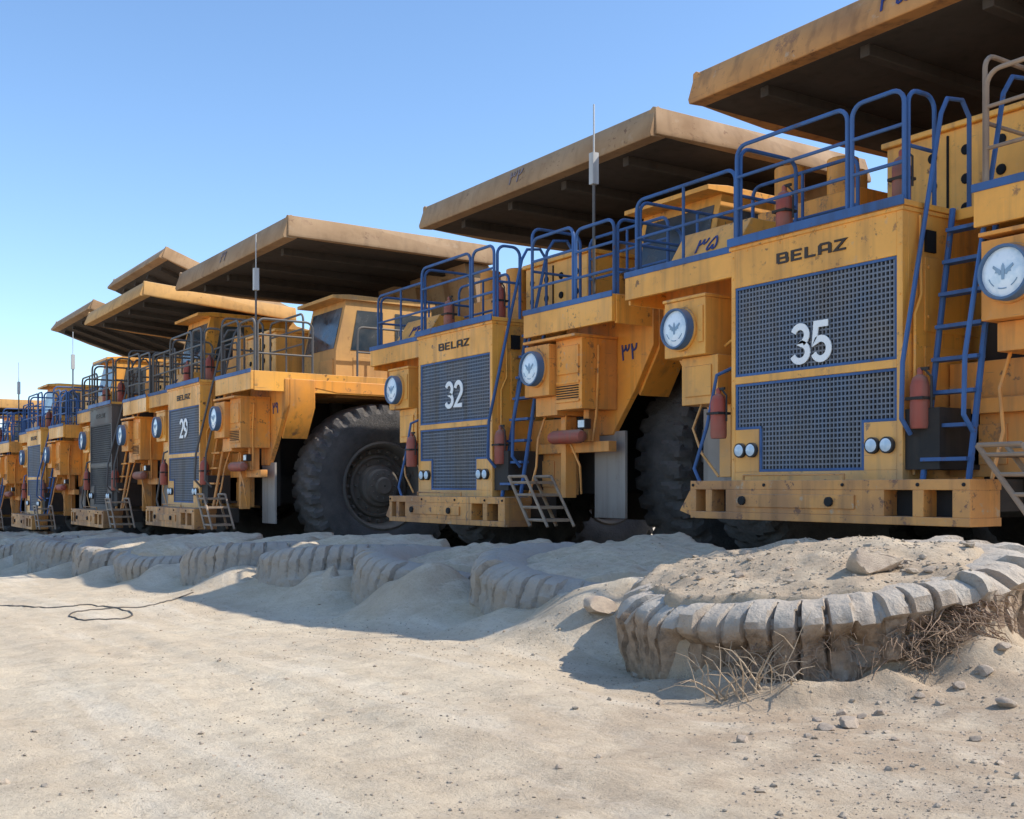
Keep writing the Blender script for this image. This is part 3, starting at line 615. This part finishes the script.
# ------------------------------------------------------------------ terrain
GT=[(-5.4,6.3,1.48,.53,8,-2),(-8.9,7.1,1.42,.45,7,2),(-11.7,7.1,1.42,.41,7,-3),(-14.35,6.9,1.42,.49,7,3),(-17.3,6.7,1.42,.52,6,-4),(-20.5,6.5,1.42,.52,7,2),(-23.6,6.4,1.42,.50,6,2)]
for i in range(12): GT.append((-26.7-3.1*i,6.1+.2*math.sin(i*2.1),1.42,.53+.06*math.sin(i*1.7),6,3*math.sin(i)))
def terrain(x,y):
    x=np.asarray(x,float);y=np.asarray(y,float)
    z=.033*(np.clip(x,-75,20)+7.5)
    near=np.exp(-((np.abs(x+20)/90)**2))
    z=z+.09*fbm(x*.25,y*.25,3,3)*near+.035*fbm(x*1.1,y*1.1,9,4)+.016*fbm(x*6,y*6,21,3)
    z=z-.19*ss(6.4,4.9,y)*ss(-60,-45,x)
    rx=y-.15*np.sin(x*.3)
    for yy,dd in ((2.6,.020),(1.5,.016),(3.5,.012)): z=z-dd*(ss(.40,.2,np.abs(rx-yy)))*(1+.25*np.sin(x*30+yy*3)*ss(.3,.1,np.abs(rx-yy)))
    yc=8.2+.0*x; amp=.22+.2*fbm(x*.5,y*.5,33,2)
    br=ss(-70,-60,x)*ss(-2,-4,x)
    w=np.where(y<yc,1.2+.2*np.sin(x*1.9),1.2)
    z=z+br*amp*np.exp(-((y-yc)/w)**2)
    # soil spilling forward over the treads
    z=z+br*.52*np.clip(fbm(x*.75,y*.75,61,3)+.10,0,1)*np.exp(-((y-5.75)/.6)**2)*ss(-6.6,-7.4,x)
    for (hx,hy,hr,hh) in ((-7.25,6.0,.75,.38),(-10.35,5.95,.65,.32),(-13.1,5.85,.65,.32),(-15.9,5.6,.65,.30),(-18.9,5.5,.65,.27),(-22,5.3,.7,.27),(-25.2,5.3,.7,.26),(-28.3,5.1,.7,.26),(-31.4,5.1,.7,.26),(-36,5.0,.9,.24)):
        z=z+hh*np.exp(-(((x-hx)**2+(y-hy)**2)/hr**2))
    r0=np.hypot(x+5.4,y-6.3)
    z=z-.05*ss(2.6,1.6,r0)*ss(6.6,5.6,y)
    z=z+(.10+.20*fbm(x*2.5,y*2.5,77,4))*np.exp(-((r0-1.52)/.2)**2)*ss(6.6,5.8,y)*ss(-6.4,-4.6,x)
    for i,(tx,ty,R,top,ax,ay) in enumerate(GT):
        r=np.hypot(x-tx,y-ty); m=r<R*1.2
        if not m.any(): continue
        zt=gz(tx)+top+np.tan(math.radians(ax))*(y-ty)-np.tan(math.radians(ay))*(x-tx)
        rn=r/R+.14*fbm(x*2.4,y*2.4,50+i,4)
        w=ss(.93,.82,rn) if i else ss(.95,.84,rn)
        dome=.03+.09*np.clip(1-(rn/.8)**2,0,1)+(.10 if i else .08)*fbm(x*3,y*3,70+i,5)
        if i==0:
            bk=ss(.25,.85,((x-tx)*.45+(y-ty)*.9)/R)
            w=w*(1-bk)+ss(.80,.68,rn)*bk
            dome=dome-.08*bk
        z=np.where(m,np.minimum(z,zt-.02)*(1-w)+(zt+dome)*w,z)
    return z
xs=np.concatenate([-np.geomspace(1500,62,30),np.arange(-60,-30,.3),np.arange(-30,-13,.1),np.arange(-13,.5,.04),np.arange(.6,6,.2),np.geomspace(6.5,1200,26)])
ys=np.concatenate([-np.geomspace(1200,3.2,26),np.arange(-3,0,.2),np.arange(0,8.8,.04),np.arange(8.9,15,.15),np.geomspace(15.5,1500,30)])
XX,YY=np.meshgrid(xs,ys); ZZ=terrain(XX,YY)
nx_,ny_=len(xs),len(ys); V=np.stack([XX.ravel(),YY.ravel(),ZZ.ravel()],1)
idx=np.arange(nx_*ny_).reshape(ny_,nx_)
F=np.stack([idx[:-1,:-1].ravel(),idx[:-1,1:].ravel(),idx[1:,1:].ravel(),idx[1:,:-1].ravel()],1)
me=bpy.data.meshes.new('ground'); me.vertices.add(len(V)); me.vertices.foreach_set('co',V.ravel())
me.loops.add(F.size); me.loops.foreach_set('vertex_index',F.ravel()); me.polygons.add(len(F))
me.polygons.foreach_set('loop_start',np.arange(0,F.size,4)); me.polygons.foreach_set('loop_total',np.full(len(F),4))
me.update(calc_edges=True); me.validate(); me.materials.append(M['sand']); me.polygons.foreach_set('use_smooth',[True]*len(F))
g=obj('ground',me); g['kind']='structure'; g['label']='dry sandy ground with berm of soil and faint wheel ruts'; g['category']='ground'
def tz(x,y): return float(terrain(np.array([x]),np.array([y]))[0])
gtm=[tyre_mesh('half_buried_tyre',1.45,1.0,'oldrubber',lugs=46,depth=.032,wear=1.4,seed=s,thr=.82,sub=9,fine=1,sharp=32,skew=.7,irr=1.3) for s in range(3)]
big=tyre_mesh('half_buried_tyre',1.45,1.0,'tornrubber',lugs=54,depth=.028,wear=1.7,seed=5,thr=.84,sub=10,erode=.12,fine=1,sharp=28,skew=.6,irr=1.5)
root0=None
for i,(tx,ty,R,top,ax,ay) in enumerate(GT):
    o=obj('half_buried_tyre',gtm[i%3] if i else big,loc=(tx,ty,gz(tx)+top-.5*R/1.45),rot=(math.radians(ax),math.radians(ay),i*1.3)); o.scale=(R/1.45,)*3
    o['label']='huge worn tyre lying flat, filled with sand, frayed edge' if i==0 else 'old giant tyre half buried flat in a sand berm'
    o['category']='tyre'; o['group']='half-buried tyres forming a barrier'
    if i==0: root0=o
mb=MB()
for k in range(420):
    cl=random.choice([-60,-52,-26,-22,-18,-14,-8])+random.gauss(0,6)
    a=math.radians(cl); R=1.40
    p=Vector((-5.4+R*math.cos(a),6.3+R*math.sin(a),0)); p.z=gz(-5.4)+.53+math.tan(math.radians(8))*(p.y-6.3)-random.uniform(.08,.42)
    d=Vector((math.cos(a),math.sin(a),0)); t=Vector((-math.sin(a),math.cos(a),0)); pts=[p-d*.06]; q=p.copy(); L=random.uniform(.08,.38); s=random.uniform(-1.5,1.5)
    for j in range(4):
        q=q+(d*random.uniform(.1,.7)+t*s*random.uniform(0,1.)+Vector((0,0,-random.uniform(-.2,.9))))*L/4; pts.append(q.copy())
    mb.tube(pts,random.uniform(.002,.007),5,0,r1=.0015)
o=bpy.data.objects.new('frayed_cord',mb.mesh('frayed_cord',['cord'])); COL.objects.link(o); o.parent=root0; bpy.context.view_layer.update(); o.matrix_parent_inverse=root0.matrix_world.inverted()
def unproj(px,py,dz=0.):
    t=(px-512)/1100; vd=Vector((-.833,.553,0)); rd=Vector((.553,.833,0)); s=(487-py)/1100
    dd=np.arange(3,40,.03); X=-.833*dd+.553*dd*t; Y=.553*dd+.833*dd*t; Z=CAMZ+s*dd
    hit=np.nonzero(Z<=terrain(X,Y)+dz)[0]
    i=hit[0] if len(hit) else len(dd)-1
    return float(X[i]),float(Y[i])
def brush(name,x,y,n,h,label,spread=.5,w=.25):
    mb=MB()
    for k in range(n):
        p=Vector((x,y,0))+Vector((.64,.77,0))*random.uniform(-w,w)+Vector((random.uniform(-.06,.06),random.uniform(-.06,.06),0)); p.z=tz(p.x,p.y)-.02
        d=Vector((random.uniform(-spread,spread)-.1,random.uniform(-spread,spread*.6),1)).normalized(); L=random.uniform(.4,1)*h; pts=[p]; q=p.copy()
        for j in range(4):
            d=(d+Vector((random.uniform(-.5,.5),random.uniform(-.5,.5),random.uniform(-.5,.15)))).normalized(); q=q+d*L/4; pts.append(q.copy())
        mb.tube(pts,random.uniform(.003,.009),5,0,r1=.0015)
        if random.random()<.6:
            b_=pts[2]; e=b_+Vector((random.uniform(-1,1),random.uniform(-1,.3),random.uniform(-.2,.8))).normalized()*L*.4; mb.tube([b_,b_.lerp(e,.5)+Vector((0,0,.02)),e],.004,5,0,r1=.001)
    o=obj(name,mb.mesh(name,['straw'])); o['label']=label; o['category']='dry weeds'; return o
bx,by=unproj(752,693); brush('dry_brush',bx,by,36,.5,'tangle of dry twigs and roots against the big tyre',w=.22)
def rock_data(r,seed,sub=3,npl=12,lo=.5,hi=.85):
    bm=bmesh.new(); bmesh.ops.create_icosphere(bm,subdivisions=sub,radius=1); rs=np.random.RandomState(seed)
    planes=[(Vector(rs.randn(3)).normalized(),rs.uniform(lo,hi)) for _ in range(npl)]
    for v in bm.verts:
        for n,d in planes:
            k=v.co.dot(n)
            if k>d: v.co-=n*(k-d)
        v.co*=1+.012*rs.randn()
        v.co*=r
    me=bpy.data.meshes.new('rock'); bm.to_mesh(me); bm.free(); me.materials.append(M['concrete']); me.polygons.foreach_set('use_smooth',[True]*len(me.polygons)); me.set_sharp_from_angle(angle=math.radians(24)); return me
def rock(px,py,size,sx=1.,sz=.7,seed=1,label='pale broken rock on the sand',**kw):
    x,y=unproj(px,py); o=obj('rock',rock_data(1,seed,**kw),loc=(x,y,tz(x,y)+size*sz*.35),rot=(.1,.2,seed)); o.scale=(size*sx,size,size*sz)
    o['label']=label; o['category']='rock'; o['group']='loose rocks on the ground'
rock(876,571,.20,1.5,.7,21,'flat tan rock resting on sand inside the big tyre',npl=9,lo=.38,hi=.55,sub=4)
for k,(px,py,s) in enumerate(((850,727,.07),(828,731,.05),(880,715,.04),(842,715,.035),(808,738,.025),(743,742,.035),(600,612,.14),(1005,708,.06),(975,742,.03),(895,741,.025),(940,706,.03),(560,770,.018),(655,672,.05),(660,705,.03),(1003,650,.05),(862,719,.03),(818,722,.03),(870,735,.02),(740,577,.04),(700,580,.03),(790,570,.03),(930,572,.04),(960,690,.04),(985,676,.05),(920,698,.03))):
    rock(px,py,s,1.2,.65,k+2)
bm=bmesh.new(); bmesh.ops.create_icosphere(bm,subdivisions=1,radius=1); bm.verts.ensure_lookup_table()
iv=np.array([v.co[:] for v in bm.verts]); jf=np.array([[v.index for v in f.verts] for f in bm.faces]); bm.free()
N=13000; P=[]
while len(P)<N:
    n=6000; d=2.6+(rng.rand(n)**1.6)*15; t=rng.uniform(-.5,.52,n)
    x=-.833*d+.553*d*t; y=.553*d+.833*d*t
    dens=.06+.7*np.clip(fbm(x*.7,y*.7,88,3)+.0,0,1)+ .9*np.exp(-((y-4.7)/.6)**2)+1.1*ss(.12,.4,t)+.9*(np.hypot(x+5.4,y-6.3)<1.3)
    ok=(rng.rand(n)<dens)&(y<8.4)
    P+=list(zip(x[ok],y[ok]))
P=np.array(P[:N]); sz=.002+.006*rng.rand(N)**3+.014*(rng.rand(N)<.03)*rng.rand(N)
sz*=1+.8*(np.hypot(P[:,0]+5.4,P[:,1]-6.3)<1.3)
Zt=terrain(P[:,0],P[:,1])
vv=iv[None]*(1+.28*rng.randn(N,len(iv),1))*sz[:,None,None]*np.stack([rng.uniform(.8,1.5,N),rng.uniform(.8,1.4,N),rng.uniform(.5,.9,N)],1)[:,None,:]
vv=vv+np.stack([P[:,0],P[:,1],Zt+sz*.25],1)[:,None,:]
ff=(jf[None]+np.arange(N)[:,None,None]*len(iv)).reshape(-1,3)
me=bpy.data.meshes.new('gravel'); me.from_pydata(vv.reshape(-1,3).tolist(),[],ff.tolist()); me.materials.append(M['stone'])
o=obj('gravel',me); o['kind']='stuff'; o['label']='small stones scattered over the sandy ground'; o['category']='gravel'
mb=MB(); pts=[]
for (px,py) in ((-20,604),(30,607),(70,607),(95,606),(130,612),(125,619),(85,621),(70,616),(95,610),(150,606),(175,600),(195,592)):
    x,y=unproj(px,py); pts.append(Vector((x,y,tz(x,y)+.02)))
sm=[]
for i in range(len(pts)-1):
    p0=pts[max(i-1,0)];p1=pts[i];p2=pts[i+1];p3=pts[min(i+2,len(pts)-1)]
    for k in range(8):
        t=k/8; q=.5*((2*p1)+(-p0+p2)*t+(2*p0-5*p1+4*p2-p3)*t*t+(-p0+3*p1-3*p2+p3)*t**3); q.z=tz(q.x,q.y)+.006; sm.append(q)
mb.tube(sm,.010,8); o=obj('cable',mb.mesh('cable',['cable'])); o['label']='thin dark cable lying in loops on the sand'; o['category']='cable'

# ------------------------------------------------------------------ light, world, camera
EL=45; az=math.radians(36)
w=bpy.data.worlds.new('World'); scene.world=w; w.use_nodes=True; nt=w.node_tree
bg=nt.nodes['Background']; sky=nt.nodes.new('ShaderNodeTexSky'); sky.sky_type='NISHITA'; sky.sun_disc=False
sky.sun_elevation=math.radians(EL); sky.sun_rotation=az; sky.altitude=0; sky.air_density=1.0; sky.dust_density=.4; sky.ozone_density=3.8
hs=nt.nodes.new('ShaderNodeHueSaturation'); hs.inputs['Saturation'].default_value=1.05; hs.inputs['Value'].default_value=1.6
nt.links.new(sky.outputs[0],hs.inputs['Color']); nt.links.new(hs.outputs[0],bg.inputs[0]); bg.inputs[1].default_value=.15
L=bpy.data.lights.new('sun','SUN'); L.energy=5; L.angle=math.radians(.5); L.color=(1,.94,.84)
so=bpy.data.objects.new('sun',L); COL.objects.link(so)
sd=Vector((math.sin(az)*math.cos(math.radians(EL)),math.cos(az)*math.cos(math.radians(EL)),math.sin(math.radians(EL))))
so.rotation_euler=(-sd).to_track_quat('-Z','Y').to_euler(); so.location=(0,0,30)
cam=bpy.data.cameras.new('camera'); co=bpy.data.objects.new('camera',cam); COL.objects.link(co)
cam.lens=1100/1024*36; cam.sensor_width=36; cam.shift_y=77.5/1024; cam.clip_end=5000; cam.clip_start=.05
co.location=(0,0,CAMZ); co.rotation_euler=(math.radians(90),0,math.radians(56.4))
scene.camera=co
scene.view_settings.view_transform='Standard'; scene.view_settings.look='None'; scene.view_settings.exposure=0
